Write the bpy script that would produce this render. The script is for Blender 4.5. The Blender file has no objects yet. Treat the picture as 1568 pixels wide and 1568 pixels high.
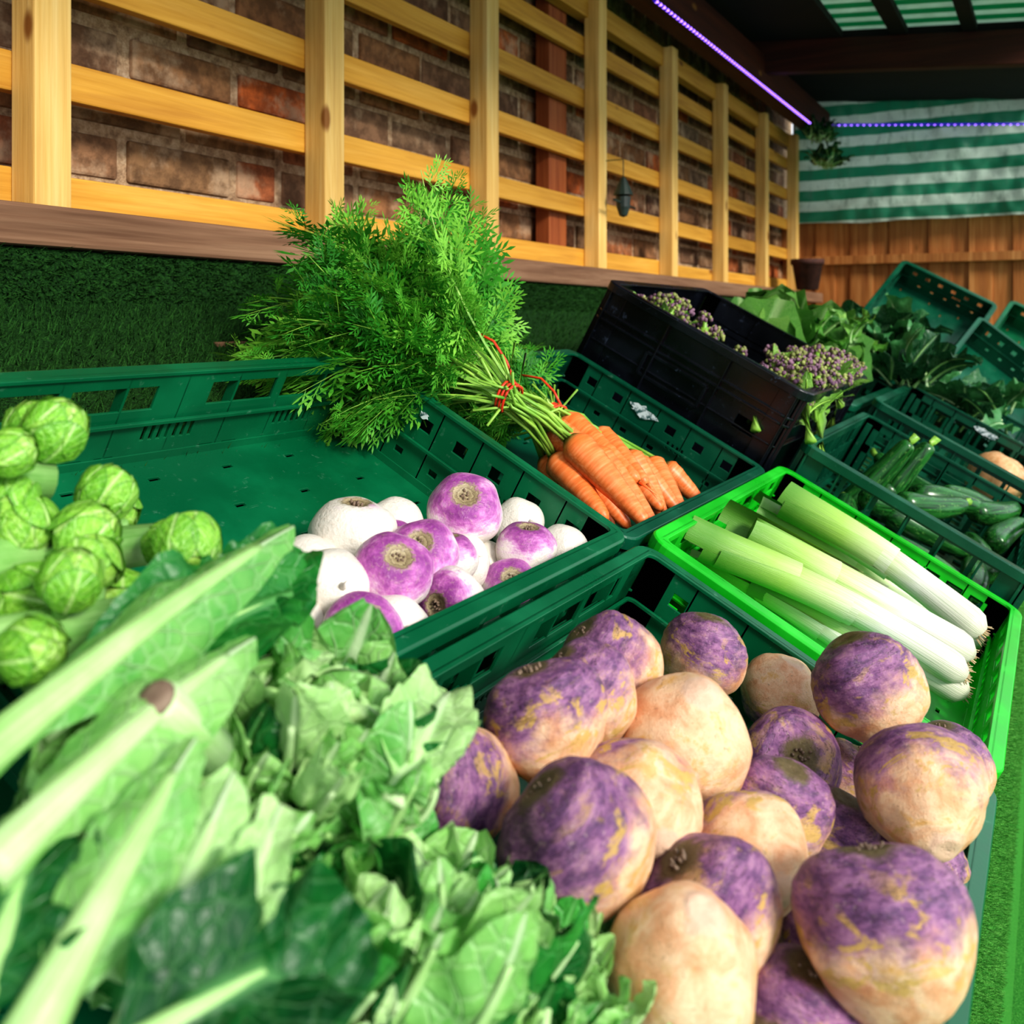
import bpy, math, random
import numpy as np
from mathutils import Vector, Matrix, noise as mn
random.seed(7)
CAMZ=1.25; AL=math.radians(28.55); ca=math.cos(AL); sa=math.sin(AL)
sc=bpy.context.scene; COL=sc.collection
# W: sloping-table coordinates (a along the wall, b up the slope, h off the slope; h=0 is the crate rim plane)
def W(a,b,h): return Vector((a,b*ca-h*sa,CAMZ-.45+b*sa+h*ca))
def G(p): return W(p[0]/1000,p[1]/1000,p[2]/1000)
def MT(a,b,h):
    p=W(a,b,h)
    return Matrix(((1,0,0,p.x),(0,ca,-sa,p.y),(0,sa,ca,p.z),(0,0,0,1)))
TN=Vector((0,-sa,ca))
def C(h,a=1):
    h=h.lstrip('#'); o=[]
    for i in (0,2,4):
        c=int(h[i:i+2],16)/255
        o.append(c/12.92 if c<=.04045 else ((c+.055)/1.055)**2.4)
    return (o[0],o[1],o[2],a)
# ---------- node helpers
def newmat(name,rough=.5,spec=.5):
    m=bpy.data.materials.new(name); m.use_nodes=True; nt=m.node_tree; b=nt.nodes['Principled BSDF']
    b.inputs['Roughness'].default_value=rough; b.inputs['Specular IOR Level'].default_value=spec
    return m,nt,b
def nd(nt,t,ins=None,**props):
    n=nt.nodes.new(t)
    for k,v in props.items(): setattr(n,k,v)
    for k,v in (ins or {}).items():
        s=n.inputs[k]
        if isinstance(v,bpy.types.NodeSocket): nt.links.new(v,s)
        else: s.default_value=v
    return n
def mth(nt,op,a,b=0.,c=0.):
    return nd(nt,'ShaderNodeMath',{0:a,1:b,2:c},operation=op).outputs[0]
def mix(nt,f,a,b,mode='MIX'):
    return nd(nt,'ShaderNodeMix',{0:f,6:a,7:b},data_type='RGBA',blend_type=mode).outputs[2]
def ramp(nt,f,stops,interp='LINEAR'):
    n=nd(nt,'ShaderNodeValToRGB',{0:f}); cr=n.color_ramp; cr.interpolation=interp
    while len(cr.elements)<len(stops): cr.elements.new(.5)
    for e,(p,c) in zip(cr.elements,stops):
        e.position=p; e.color=c if len(c)==4 else (*c,1)
    return n.outputs[0]
def noi(nt,vec,scale,detail=4,rough=.55,dist=0.):
    return nd(nt,'ShaderNodeTexNoise',{'Vector':vec,'Scale':scale,'Detail':detail,'Roughness':rough,'Distortion':dist}).outputs[0]
def oc(nt): return nd(nt,'ShaderNodeTexCoord').outputs['Object']
def sclv(nt,vec,s): return nd(nt,'ShaderNodeVectorMath',{0:vec,1:s},operation='MULTIPLY').outputs[0]
def sep(nt,vec): return nd(nt,'ShaderNodeSeparateXYZ',{0:vec}).outputs
def bump(nt,b,h,s=.5,d=.01):
    n=nd(nt,'ShaderNodeBump',{'Height':h,'Strength':s,'Distance':d}); nt.links.new(n.outputs[0],b.inputs['Normal'])
def setc(nt,b,c,k='Base Color'):
    if isinstance(c,bpy.types.NodeSocket): nt.links.new(c,b.inputs[k])
    else: b.inputs[k].default_value=c
def attr(nt,name): return nd(nt,'ShaderNodeAttribute',attribute_name=name).outputs
def orand(nt): return nd(nt,'ShaderNodeObjectInfo').outputs['Random']
def ocol(nt): return sep(nt,nd(nt,'ShaderNodeObjectInfo').outputs['Color'])
def sstep(nt,x,a,b):
    return nd(nt,'ShaderNodeMapRange',{0:x,1:a,2:b,3:0.,4:1.},interpolation_type='SMOOTHSTEP').outputs[0]
def translucent(m,nt,b,col,fac):
    tr=nd(nt,'ShaderNodeBsdfTranslucent'); setc(nt,tr,col,'Color')
    ms=nd(nt,'ShaderNodeMixShader',{0:fac}); nt.links.new(b.outputs[0],ms.inputs[1]); nt.links.new(tr.outputs[0],ms.inputs[2])
    nt.links.new(ms.outputs[0],nt.nodes['Material Output'].inputs[0])
# ---------- mesh builder
class MB:
    def __init__(s): s.v=[];s.f=[];s.m=[];s.uv=[];s.r=[]
    def add(s,vs,fs,mat=0,uv=None,M=None,rnd=0.):
        o=len(s.v)
        if M is not None: vs=[M@Vector(p) for p in vs]
        s.v+= [tuple(p) for p in vs]; s.f+=[tuple(o+i for i in f) for f in fs]; s.m+=[mat]*len(fs)
        s.uv+= uv if uv else [(0,0,0)]*len(vs); s.r+=[rnd]*len(vs)
    def box(s,a,b,mat=0,M=None,rnd=0.):
        x0,y0,z0=a;x1,y1,z1=b
        s.add([(x0,y0,z0),(x1,y0,z0),(x1,y1,z0),(x0,y1,z0),(x0,y0,z1),(x1,y0,z1),(x1,y1,z1),(x0,y1,z1)],
          [(0,3,2,1),(4,5,6,7),(0,1,5,4),(1,2,6,5),(2,3,7,6),(3,0,4,7)],mat,None,M,rnd)
    def mesh(s,name,mats,smooth=True):
        me=bpy.data.meshes.new(name); me.from_pydata(s.v,[],s.f)
        for m in mats: me.materials.append(m)
        me.polygons.foreach_set('material_index',s.m)
        me.polygons.foreach_set('use_smooth',[smooth]*len(s.f))
        a=me.attributes.new('luv','FLOAT_VECTOR','POINT'); a.data.foreach_set('vector',[c for p in s.uv for c in p])
        a=me.attributes.new('rnd','FLOAT','POINT'); a.data.foreach_set('value',s.r)
        me.update(); return me
    def obj(s,name,mats,M=None,smooth=True,bevel=0,parent=None):
        return mkobj(name,s.mesh(name,mats,smooth),M,parent,bevel)
def mkobj(name,me,M=None,parent=None,bevel=0):
    o=bpy.data.objects.new(name,me); COL.objects.link(o)
    if parent: o.parent=parent
    if M is not None: o.matrix_local=M
    if bevel:
        b=o.modifiers.new('bevel','BEVEL'); b.width=bevel; b.segments=2; b.limit_method='ANGLE'
    return o
def empty(name,M=None):
    o=bpy.data.objects.new(name,None); COL.objects.link(o); o.empty_display_size=.05
    return o
def frame(p,x,z):
    x=Vector(x).normalized(); z=Vector(z); y=z.cross(x)
    if y.length<1e-5: y=Vector((0,1,0)).cross(x)
    y.normalize(); z=x.cross(y)
    return Matrix(((x.x,y.x,z.x,p[0]),(x.y,y.y,z.y,p[1]),(x.z,y.z,z.z,p[2]),(0,0,0,1)))
def zframe(p,z,roll=0,s=1):
    q=Vector((0,0,1)).rotation_difference(Vector(z).normalized())
    return Matrix.Translation(p)@q.to_matrix().to_4x4()@Matrix.Rotation(roll,4,'Z')@Matrix.Scale(s,4)
def tube(mb,pts,rad,seg=8,mat=0,rnd=0.,cap=True,flat=1.):
    pts=[Vector(p) for p in pts]; n=len(pts); vs=[];uv=[]
    up=Vector((0,0,1))
    for i,p in enumerate(pts):
        d=(pts[min(i+1,n-1)]-pts[max(i-1,0)]).normalized()
        x=d.cross(up)
        if x.length<.05: x=d.cross(Vector((1,0,0)))
        x.normalize(); y=x.cross(d)
        r=rad[i] if hasattr(rad,'__len__') else rad
        for k in range(seg):
            a=2*math.pi*k/seg; vs.append(p+x*r*math.cos(a)+y*r*flat*math.sin(a)); uv.append((k/seg,i/(n-1),0))
    fs=[]
    for i in range(n-1):
        for k in range(seg):
            k2=(k+1)%seg; fs.append((i*seg+k,i*seg+k2,(i+1)*seg+k2,(i+1)*seg+k))
    if cap: fs.append(tuple(range(seg))[::-1]); fs.append(tuple((n-1)*seg+k for k in range(seg)))
    mb.add(vs,fs,mat,uv,None,rnd)
def lathe(mb,prof,seg=40,mat=0,disp=0.,freq=1.5,seed=0,M=None,rnd=0.,ridge=0.):
    vs=[];fs=[];uv=[];n=len(prof)
    for i,(r,z) in enumerate(prof):
        for k in range(seg):
            a=2*math.pi*k/seg; p=Vector((r*math.cos(a),r*math.sin(a),z))
            d=mn.noise(p*freq+Vector((seed*3.1,seed*7.7,seed)))*disp
            if ridge and z>.0:
                d+=ridge*math.sin((z+.16*mn.noise(Vector((p.x*1.5,p.y*1.5,seed))))*34)*min(1,z*2.5)*(1 if r>.3 else 0)
            if ridge: d+=.012*mn.noise(p*6+Vector((seed,0,0)))
            q=Vector((p.x,p.y,p.z)); L=q.length
            if L>1e-6: q=q*(1+d/max(L,.3))
            vs.append(q); uv.append((k/seg,i/(n-1),0))
    for i in range(n-1):
        for k in range(seg):
            k2=(k+1)%seg; fs.append((i*seg+k,i*seg+k2,(i+1)*seg+k2,(i+1)*seg+k))
    mb.add(vs,fs,mat,uv,M,rnd)
def smoothprof(keys,n):
    out=[];K=[keys[0]]+list(keys)+[keys[-1]]; m=len(keys)-1
    for i in range(n+1):
        t=i/n*m; k=min(int(t),m-1); f=t-k
        p0,p1,p2,p3=K[k],K[k+1],K[k+2],K[k+3]
        o=[]
        for c in (0,1):
            o.append(.5*((2*p1[c])+(-p0[c]+p2[c])*f+(2*p0[c]-5*p1[c]+4*p2[c]-p3[c])*f*f+(-p0[c]+3*p1[c]-3*p2[c]+p3[c])*f**3))
        out.append((max(o[0],0.0),o[1]))
    return out
# ================= MATERIALS
def plastic(name,c,c2,rough=.3,wear=.35,wc='6f9a86'):
    m,nt,b=newmat(name,rough); v=oc(nt)
    n1=noi(nt,v,9,5); n2=noi(nt,v,60,3,.7); n3=noi(nt,sclv(nt,v,(9.,60.,60.)),3.,4,.7)
    col=mix(nt,sstep(nt,n1,.4,.7),C(c),C(c2))
    dust=mth(nt,'MULTIPLY',mth(nt,'MAXIMUM',sstep(nt,n2,.62,.78),sstep(nt,n3,.66,.74)),wear)
    col=mix(nt,dust,col,C(wc))
    setc(nt,b,col); r=nd(nt,'ShaderNodeMapRange',{0:n1,1:.3,2:.7,3:rough-.06,4:rough+.15}).outputs[0]
    nt.links.new(r,b.inputs['Roughness']); bump(nt,b,n2,.08,.002); return m
M_GREEN=plastic('crate_plastic_dark_green','015836','016c44')
M_GREEN2=plastic('crate_plastic_deep_green','014a34','045c40')
M_LIME=plastic('crate_plastic_lime','0fae1c','24cc2e',wear=.08)
M_BLACK=plastic('crate_plastic_black','06080e','0e121c',.22,.25,'7080a0')
def wood(name,c1,c2,c3,axis,sc_=1.,knot=True,rough=.6):
    m,nt,b=newmat(name,rough,.3); v=oc(nt)
    st_=[22,22,22]; st_[axis]=1.1
    vv=sclv(nt,v,tuple(x*sc_ for x in st_))
    w=noi(nt,vv,1.6,6,.6,.6)
    f=noi(nt,sclv(nt,v,tuple((140 if i!=axis else 4) for i in range(3))),1.,3,.6)
    col=ramp(nt,w,[(.25,C(c1)),(.5,C(c2)),(.72,C(c3))])
    col=mix(nt,.3,col,ramp(nt,f,[(.3,C(c1)),(.7,C(c3))]))
    if knot:
        k=nd(nt,'ShaderNodeTexVoronoi',{'Vector':sclv(nt,v,tuple((9 if i!=axis else 4.2) for i in range(3))),'Scale':1.}).outputs[0]
        col=mix(nt,sstep(nt,k,.13,.06),col,C('8a5a28'))
    col=mix(nt,.6,col,mix(nt,attr(nt,'rnd')[2],(0.75,.75,.75,1),(1.2,1.15,1.1,1)),'MULTIPLY')
    setc(nt,b,col); bump(nt,b,f,.3,.003); return m
M_SLAT=wood('timber_slat_yellow','a87024','d09a38','e2b054',0)
M_POST=wood('timber_post_yellow','b08240','d8b062','e8cc8a',2)
M_LEDGE=wood('timber_ledge_weathered','5d3f2c','86624a','a8866a',0,rough=.8)
M_RED=wood('timber_red_stained','7a3618','9c522a','b8703e',2)
M_FENCE=wood('timber_fence','7c4420','a86a34','cc945a',2)
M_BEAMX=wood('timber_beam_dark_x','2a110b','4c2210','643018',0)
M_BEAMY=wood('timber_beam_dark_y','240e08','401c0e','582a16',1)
m,nt,b=newmat('brick_clay',.85,.2); M_BRICK=m
v=oc(nt); r=attr(nt,'rnd')[2]; n1=noi(nt,v,30,6,.65); n2=noi(nt,v,9,5,.65)
col=ramp(nt,r,[(0,C('6e5042')),(.25,C('8e6c4c')),(.5,C('a2724c')),(.68,C('92745c')),(.8,C('cc6830')),(.9,C('b06c42')),(1,C('887a64'))])
col=mix(nt,sstep(nt,n1,.38,.65),mix(nt,.55,col,C('3a281e')),col)
col=mix(nt,mth(nt,'MULTIPLY',sstep(nt,n2,.5,.66),.6),col,C('caac8c'))
setc(nt,b,col); bump(nt,b,n1,.9,.008)
m,nt,b=newmat('mortar_lime',.95,.1); M_MORTAR=m
v=oc(nt); n1=noi(nt,v,60,6,.7); setc(nt,b,ramp(nt,n1,[(.3,C('8a6c54')),(.5,C('c8a684')),(.7,C('ecd2b0'))])); bump(nt,b,n1,1.,.012)
def turfmat(name,c1,c2,c3):
    m,nt,b=newmat(name,.75,.25); v=oc(nt); n1=noi(nt,v,260,4,.7); n2=noi(nt,v,6,3)
    col=ramp(nt,n1,[(.3,C(c1)),(.5,C(c2)),(.72,C(c3))])
    col=mix(nt,mth(nt,'MULTIPLY',attr(nt,'rnd')[2],.8),col,C(c3))
    col=mix(nt,mth(nt,'MULTIPLY',n2,.35),col,C(c1)); setc(nt,b,col); bump(nt,b,n1,.9,.006); return m
M_TURF=turfmat('artificial_turf','072006','184814','38702a')
M_TURFB=turfmat('artificial_turf_bright','1c6a1c','3f9a34','7cc45c')
m,nt,b=newmat('striped_tarp',.45); M_TARP=m
v=oc(nt); s=sep(nt,v)
zz=mth(nt,'FRACT',mth(nt,'MULTIPLY',s[2],9.2)); st1=sstep(nt,mth(nt,'ABSOLUTE',mth(nt,'SUBTRACT',zz,.5)),.24,.27)
dirt=noi(nt,v,14,5,.7); d2=noi(nt,sclv(nt,v,(1.,1.,.3)),26,4,.7)
col=mix(nt,st1,C('0c7a58'),C('c4d4c4')); col=mix(nt,mth(nt,'MULTIPLY',dirt,.5),col,C('4a7058')); col=mix(nt,mth(nt,'MULTIPLY',sstep(nt,d2,.5,.65),.35),col,C('3a5a48')); setc(nt,b,col)
translucent(m,nt,b,col,.4)
m,nt,b=newmat('roof_striped_sheet',.45); M_RTARP=m
v=oc(nt); s=sep(nt,v); zz=mth(nt,'FRACT',mth(nt,'MULTIPLY',s[0],8.)); st1=sstep(nt,mth(nt,'ABSOLUTE',mth(nt,'SUBTRACT',zz,.5)),.24,.27)
col=mix(nt,st1,C('2fa880'),C('d4e4d8')); col=mix(nt,mth(nt,'MULTIPLY',noi(nt,v,16,4,.7),.5),col,C('5a8a70')); setc(nt,b,col); translucent(m,nt,b,col,.55)
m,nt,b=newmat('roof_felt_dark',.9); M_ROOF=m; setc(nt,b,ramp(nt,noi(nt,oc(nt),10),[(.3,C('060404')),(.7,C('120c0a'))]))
m,nt,b=newmat('led_purple',.4); M_LED=m; setc(nt,b,C('2a0c80')); setc(nt,b,C('4a18ff'),'Emission Color'); b.inputs['Emission Strength'].default_value=.35
m,nt,b=newmat('led_bead',.4); M_LEDB=m; setc(nt,b,C('a080ff')); setc(nt,b,C('a070ff'),'Emission Color'); b.inputs['Emission Strength'].default_value=4
m,nt,b=newmat('dark_metal',.5); M_MET=m; setc(nt,b,ramp(nt,noi(nt,oc(nt),30),[(.3,C('14201c')),(.7,C('2b3c34'))]))
m,nt,b=newmat('terracotta_dark',.8); M_POT=m; setc(nt,b,ramp(nt,noi(nt,oc(nt),30),[(.3,C('3a201a')),(.7,C('5a342a'))]))
m,nt,b=newmat('paper_label',.7); M_LABEL=m; setc(nt,b,ramp(nt,noi(nt,oc(nt),90,4,.7),[(.42,C('2c5a58')),(.52,C('dde6e8'))]))
m,nt,b=newmat('turnip_skin',.34,.5); M_TURNIP=m
v=oc(nt); s=sep(nt,v); rr=orand(nt); of=nd(nt,'ShaderNodeCombineXYZ',{0:mth(nt,'MULTIPLY',rr,30.)}).outputs[0]; vo=nd(nt,'ShaderNodeVectorMath',{0:v,1:of},operation='ADD').outputs[0]
n1=noi(nt,vo,1.6,5,.6); n2=noi(nt,vo,9,5,.65); n3=noi(nt,sclv(nt,vo,(1.,1.,5.)),3.,4,.7); wh=ocol(nt)[0]
rad=mth(nt,'SQRT',mth(nt,'ADD',mth(nt,'MULTIPLY',s[0],s[0]),mth(nt,'MULTIPLY',s[1],s[1])))
zz=mth(nt,'ADD',s[2],mth(nt,'MULTIPLY',mth(nt,'SUBTRACT',n1,.5),1.5)); zz=mth(nt,'ADD',zz,mth(nt,'MULTIPLY',mth(nt,'SUBTRACT',n3,.5),.6)); zz=mth(nt,'SUBTRACT',zz,mth(nt,'MULTIPLY',wh,.8))
col=ramp(nt,sstep(nt,zz,-.1,.95),[(0,C('e6dfd4')),(.25,C('e4d2d8')),(.48,C('d29cc8')),(.75,C('ba66b0')),(1,C('8e3e8c'))])
col=mix(nt,mth(nt,'MULTIPLY',sstep(nt,n2,.5,.75),.35),col,C('cfb29c'))
ring=mth(nt,'FRACT',mth(nt,'MULTIPLY',mth(nt,'ADD',rad,mth(nt,'MULTIPLY',n2,.25)),9.))
crown=mix(nt,n2,ramp(nt,ring,[(0,C('5a4a34')),(.35,C('a09070')),(.8,C('c4b490'))]),C('8a7a5c'))
top=mth(nt,'GREATER_THAN',s[2],.3); cm=mth(nt,'MULTIPLY',sstep(nt,mth(nt,'ADD',rad,mth(nt,'MULTIPLY',mth(nt,'SUBTRACT',n2,.5),.5)),.46,.3),top)
setc(nt,b,mix(nt,cm,col,crown)); bump(nt,b,mth(nt,'ADD',n2,mth(nt,'MULTIPLY',mth(nt,'MULTIPLY',ring,cm),1.2)),.25,.12)
# swede
m,nt,b=newmat('swede_skin',.4,.5); M_SWEDE=m
v=oc(nt); s=sep(nt,v); rr=orand(nt); lt=ocol(nt)[0]; of=nd(nt,'ShaderNodeCombineXYZ',{0:mth(nt,'MULTIPLY',rr,30.),1:mth(nt,'MULTIPLY',rr,17.)}).outputs[0]
vo=nd(nt,'ShaderNodeVectorMath',{0:v,1:of},operation='ADD').outputs[0]
n1=noi(nt,vo,.9,5,.6); n2=noi(nt,vo,2.0,6,.65,.5); n3=noi(nt,sclv(nt,vo,(1.,1.,1.8)),1.6,6,.65,.6); n4=noi(nt,vo,11,6,.75); n5=noi(nt,sclv(nt,vo,(1.,1.,2.)),2.6,6,.7)
zz=mth(nt,'ADD',s[2],mth(nt,'MULTIPLY',mth(nt,'SUBTRACT',n1,.5),2.2)); zz=mth(nt,'ADD',zz,mth(nt,'MULTIPLY',mth(nt,'SUBTRACT',n3,.5),1.0)); zz=mth(nt,'SUBTRACT',zz,mth(nt,'MULTIPLY',lt,.7))
body=ramp(nt,n2,[(.25,C('d0885c')),(.42,C('e8ae84')),(.58,C('f4cea8')),(.72,C('e0a648'))])
purp=ramp(nt,n5,[(.25,C('3c2440')),(.4,C('6a4470')),(.5,C('8c5c88')),(.6,C('a8789c')),(.72,C('ba907c'))])
col=mix(nt,sstep(nt,zz,-.4,.3),body,purp)
yel=mth(nt,'MULTIPLY',sstep(nt,n3,.52,.6),sstep(nt,mth(nt,'ABSOLUTE',mth(nt,'SUBTRACT',zz,.15)),1.,.2))
col=mix(nt,mth(nt,'MULTIPLY',yel,.8),col,mix(nt,n5,C('a88a38'),C('ecc258')))
scr=sstep(nt,mth(nt,'ABSOLUTE',mth(nt,'SUBTRACT',noi(nt,sclv(nt,vo,(1.2,1.2,9.)),1.7,4,.6),.5)),.018,.0)
col=mix(nt,mth(nt,'MULTIPLY',mth(nt,'MULTIPLY',scr,sstep(nt,s[2],.0,.6)),.8),col,C('2a181c'))
col=mix(nt,mth(nt,'MULTIPLY',sstep(nt,n4,.58,.7),.5),col,C('6a4230'))
col=mix(nt,mth(nt,'MULTIPLY',sstep(nt,n4,.43,.3),.35),col,C('f4dcc4'))
rad=mth(nt,'SQRT',mth(nt,'ADD',mth(nt,'MULTIPLY',s[0],s[0]),mth(nt,'MULTIPLY',s[1],s[1]))); rad=mth(nt,'ADD',rad,mth(nt,'MULTIPLY',mth(nt,'SUBTRACT',n5,.5),.5))
bot=mth(nt,'MULTIPLY',mth(nt,'LESS_THAN',s[2],-.72),sstep(nt,rad,.36,.26)); col=mix(nt,mth(nt,'MULTIPLY',bot,.8),col,mix(nt,n5,C('d0a080'),C('f6dcc8')))
cr=mth(nt,'MULTIPLY',mth(nt,'GREATER_THAN',s[2],.75),sstep(nt,rad,.46,.25)); col=mix(nt,cr,col,mix(nt,n4,C('30221a'),C('8a7a50')))
setc(nt,b,col)
bump(nt,b,mth(nt,'ADD',mth(nt,'MULTIPLY',n4,.6),mth(nt,'ADD',mth(nt,'MULTIPLY',n5,.5),mth(nt,'MULTIPLY',scr,-.5))),.35,.1)
m,nt,b=newmat('leek_skin',.4,.4); M_LEEK=m
l=sep(nt,attr(nt,'luv')[1]); v=oc(nt)
fn=noi(nt,nd(nt,'ShaderNodeCombineXYZ',{0:mth(nt,'MULTIPLY',l[0],60.),1:mth(nt,'MULTIPLY',l[1],3.)}).outputs[0],1.,3)
tt=mth(nt,'ADD',l[1],mth(nt,'MULTIPLY',mth(nt,'SUBTRACT',fn,.5),.12))
col=ramp(nt,tt,[(.0,C('d2d0bc')),(.35,C('dcded2')),(.52,C('ccdca4')),(.72,C('a0c85c')),(1,C('5c9434'))])
col=mix(nt,mth(nt,'MULTIPLY',sstep(nt,fn,.5,.62),.3),col,C('84a05c')); setc(nt,b,col); bump(nt,b,fn,.3,.003)
m,nt,b=newmat('leek_roots',.8); M_ROOT=m; setc(nt,b,ramp(nt,noi(nt,oc(nt),80),[(.3,C('a88a60')),(.7,C('d0bc98'))]))
m,nt,b=newmat('carrot_skin',.42,.5); M_CARROT=m
l=sep(nt,attr(nt,'luv')[1]); v=oc(nt)
rn=noi(nt,nd(nt,'ShaderNodeCombineXYZ',{0:mth(nt,'MULTIPLY',l[0],3.),1:mth(nt,'MULTIPLY',l[1],30.),2:mth(nt,'MULTIPLY',attr(nt,'rnd')[2],20.)}).outputs[0],1.,3)
col=ramp(nt,rn,[(.25,C('d86426')),(.5,C('f08040')),(.75,C('f8a068'))]); col=mix(nt,sstep(nt,l[1],.07,.0),col,C('5c5a20')); setc(nt,b,col); bump(nt,b,rn,.10,.0012)
def leafmat(name,dark,mid,light,vein,tr=.25,rough=.4,nveins=7.,vs=.8):
    m,nt,b=newmat(name,rough,.5); l=sep(nt,attr(nt,'luv')[1]); v=oc(nt); r=attr(nt,'rnd')[2]
    n1=noi(nt,v,28,5,.6); n2=noi(nt,v,18,3,.5)
    f=mth(nt,'ADD',mth(nt,'MULTIPLY',n1,.9),mth(nt,'MULTIPLY',mth(nt,'SUBTRACT',r,.5),.9))
    col=ramp(nt,f,[(.05,C(dark)),(.45,C(mid)),(.9,C(light))])
    wob=mth(nt,'MULTIPLY',mth(nt,'SUBTRACT',n2,.5),1.1)
    u=mth(nt,'ABSOLUTE',l[0])
    fr=mth(nt,'FRACT',mth(nt,'ADD',wob,mth(nt,'SUBTRACT',mth(nt,'MULTIPLY',l[1],nveins),mth(nt,'MULTIPLY',mth(nt,'POWER',u,.75),1.9))))
    sv=sstep(nt,mth(nt,'ABSOLUTE',mth(nt,'SUBTRACT',fr,.5)),.07,.0)
    sv=mth(nt,'MULTIPLY',sv,sstep(nt,u,1.0,.3))
    mv=sstep(nt,u,.2,.03)
    cell=nd(nt,'ShaderNodeTexVoronoi',{'Vector':nd(nt,'ShaderNodeVectorMath',{0:v,1:nd(nt,'ShaderNodeCombineXYZ',{0:mth(nt,'MULTIPLY',wob,.02)}).outputs[0]},operation='ADD').outputs[0],'Scale':90.},feature='DISTANCE_TO_EDGE').outputs[0]
    cv=mth(nt,'MULTIPLY',sstep(nt,cell,.12,.0),.22)
    vv=mth(nt,'MAXIMUM',mth(nt,'MAXIMUM',mth(nt,'MULTIPLY',sv,.55),mv),cv)
    col=mix(nt,mth(nt,'MULTIPLY',vv,vs),col,C(vein))
    setc(nt,b,col); bump(nt,b,mth(nt,'ADD',mth(nt,'MULTIPLY',vv,-.7),n1),.6,.006)
    translucent(m,nt,b,col,tr); return m
M_LEAFD=leafmat('cauliflower_leaf_dark','06401c','17702c','46a440','84c878',vs=.5)
M_LEAFL=leafmat('cauliflower_leaf_light','52a84a','94d072','c8eca4','e0f0cc',.3,vs=.7)
M_CAB=leafmat('cabbage_leaf','2c6e24','5c9c38','8cbc54','bcd898',.2,vs=.5)
M_KALE=leafmat('greens_leaf','083c20','1a5c30','44884a','8cbc80',.15,vs=.5)
# sprouts: colour from position on the ball
m,nt,b=newmat('sprout_leaf',.36,.5); M_SPR=m; l=sep(nt,attr(nt,'luv')[1]); v=oc(nt); r=attr(nt,'rnd')[2]; u=mth(nt,'ABSOLUTE',l[0])
n1=noi(nt,v,2.5,4,.6); col=ramp(nt,mth(nt,'ADD',mth(nt,'MULTIPLY',n1,.6),mth(nt,'MULTIPLY',r,.45)),[(.2,C('4a9428')),(.5,C('82c040')),(.8,C('b8de6c'))])
n2=noi(nt,v,5,3); fr=mth(nt,'FRACT',mth(nt,'ADD',mth(nt,'MULTIPLY',n2,.6),mth(nt,'SUBTRACT',mth(nt,'MULTIPLY',l[1],4.),mth(nt,'MULTIPLY',u,2.4)))); sv=mth(nt,'MULTIPLY',sstep(nt,mth(nt,'ABSOLUTE',mth(nt,'SUBTRACT',fr,.5)),.1,.0),.5)
vv=mth(nt,'MAXIMUM',sv,sstep(nt,u,.12,.02)); col=mix(nt,mth(nt,'MULTIPLY',vv,.45),col,C('dcf0b0'))
edge=mth(nt,'SQRT',mth(nt,'ADD',mth(nt,'MULTIPLY',u,u),mth(nt,'POWER',mth(nt,'MULTIPLY',mth(nt,'SUBTRACT',l[1],.45),2.),2.))); col=mix(nt,mth(nt,'MULTIPLY',sstep(nt,edge,.85,1.),.5),col,C('357a20'))
setc(nt,b,col); bump(nt,b,mth(nt,'SUBTRACT',n2,vv),.3,.08)
m,nt,b=newmat('leaf_midrib',.4,.4); M_RIB=m; v=oc(nt); l=sep(nt,attr(nt,'luv')[1])
st2=noi(nt,nd(nt,'ShaderNodeCombineXYZ',{0:mth(nt,'MULTIPLY',l[0],26.),1:mth(nt,'MULTIPLY',l[1],2.)}).outputs[0],1.,3)
f=mth(nt,'ADD',mth(nt,'MULTIPLY',noi(nt,v,35,4),.4),mth(nt,'ADD',mth(nt,'MULTIPLY',attr(nt,'rnd')[2],.3),mth(nt,'MULTIPLY',st2,.35)))
col=ramp(nt,f,[(.3,C('78b058')),(.5,C('aad488')),(.78,C('d6e6c0'))]); setc(nt,b,col); bump(nt,b,st2,.35,.004)
m,nt,b=newmat('cut_stem',.7); M_CUT=m; setc(nt,b,ramp(nt,noi(nt,oc(nt),60),[(.3,C('5a4438')),(.7,C('94806c'))]))
m,nt,b=newmat('cauliflower_curd',.7); M_CURD=m; setc(nt,b,ramp(nt,noi(nt,oc(nt),60),[(.3,C('b8cc88')),(.7,C('dce4b8'))]))
m,nt,b=newmat('carrot_frond',.5,.3); M_FROND=m; r=orand(nt); n=noi(nt,oc(nt),12)
col=ramp(nt,mth(nt,'ADD',mth(nt,'MULTIPLY',r,.5),mth(nt,'MULTIPLY',n,.5)),[(.2,C('1c6c22')),(.5,C('50a834')),(.85,C('9cd854'))]); setc(nt,b,col); translucent(m,nt,b,col,.35)
m,nt,b=newmat('carrot_stem',.4,.5); M_STEM=m; setc(nt,b,ramp(nt,noi(nt,oc(nt),20),[(.3,C('5c9a2c')),(.7,C('a5cc58'))]))
m,nt,b=newmat('rubber_band_red',.4,.5); M_BAND=m; setc(nt,b,ramp(nt,noi(nt,oc(nt),20),[(.3,C('d8301a')),(.7,C('f0502c'))]))
m,nt,b=newmat('broccoli_bud_purple',.7); M_BUD=m; n=noi(nt,oc(nt),70,3); setc(nt,b,mix(nt,sstep(nt,attr(nt,'rnd')[2],.45,.65),ramp(nt,n,[(.3,C('583a54')),(.7,C('9a7488'))]),ramp(nt,n,[(.3,C('6a7238')),(.7,C('a8b068'))])))
m,nt,b=newmat('courgette_skin',.26,.5); M_COUR=m; v=oc(nt); n=noi(nt,sclv(nt,v,(16.,16.,8.)),1.,3,.7); n_=noi(nt,sclv(nt,v,(14.,14.,.6)),1.,2)
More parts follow.
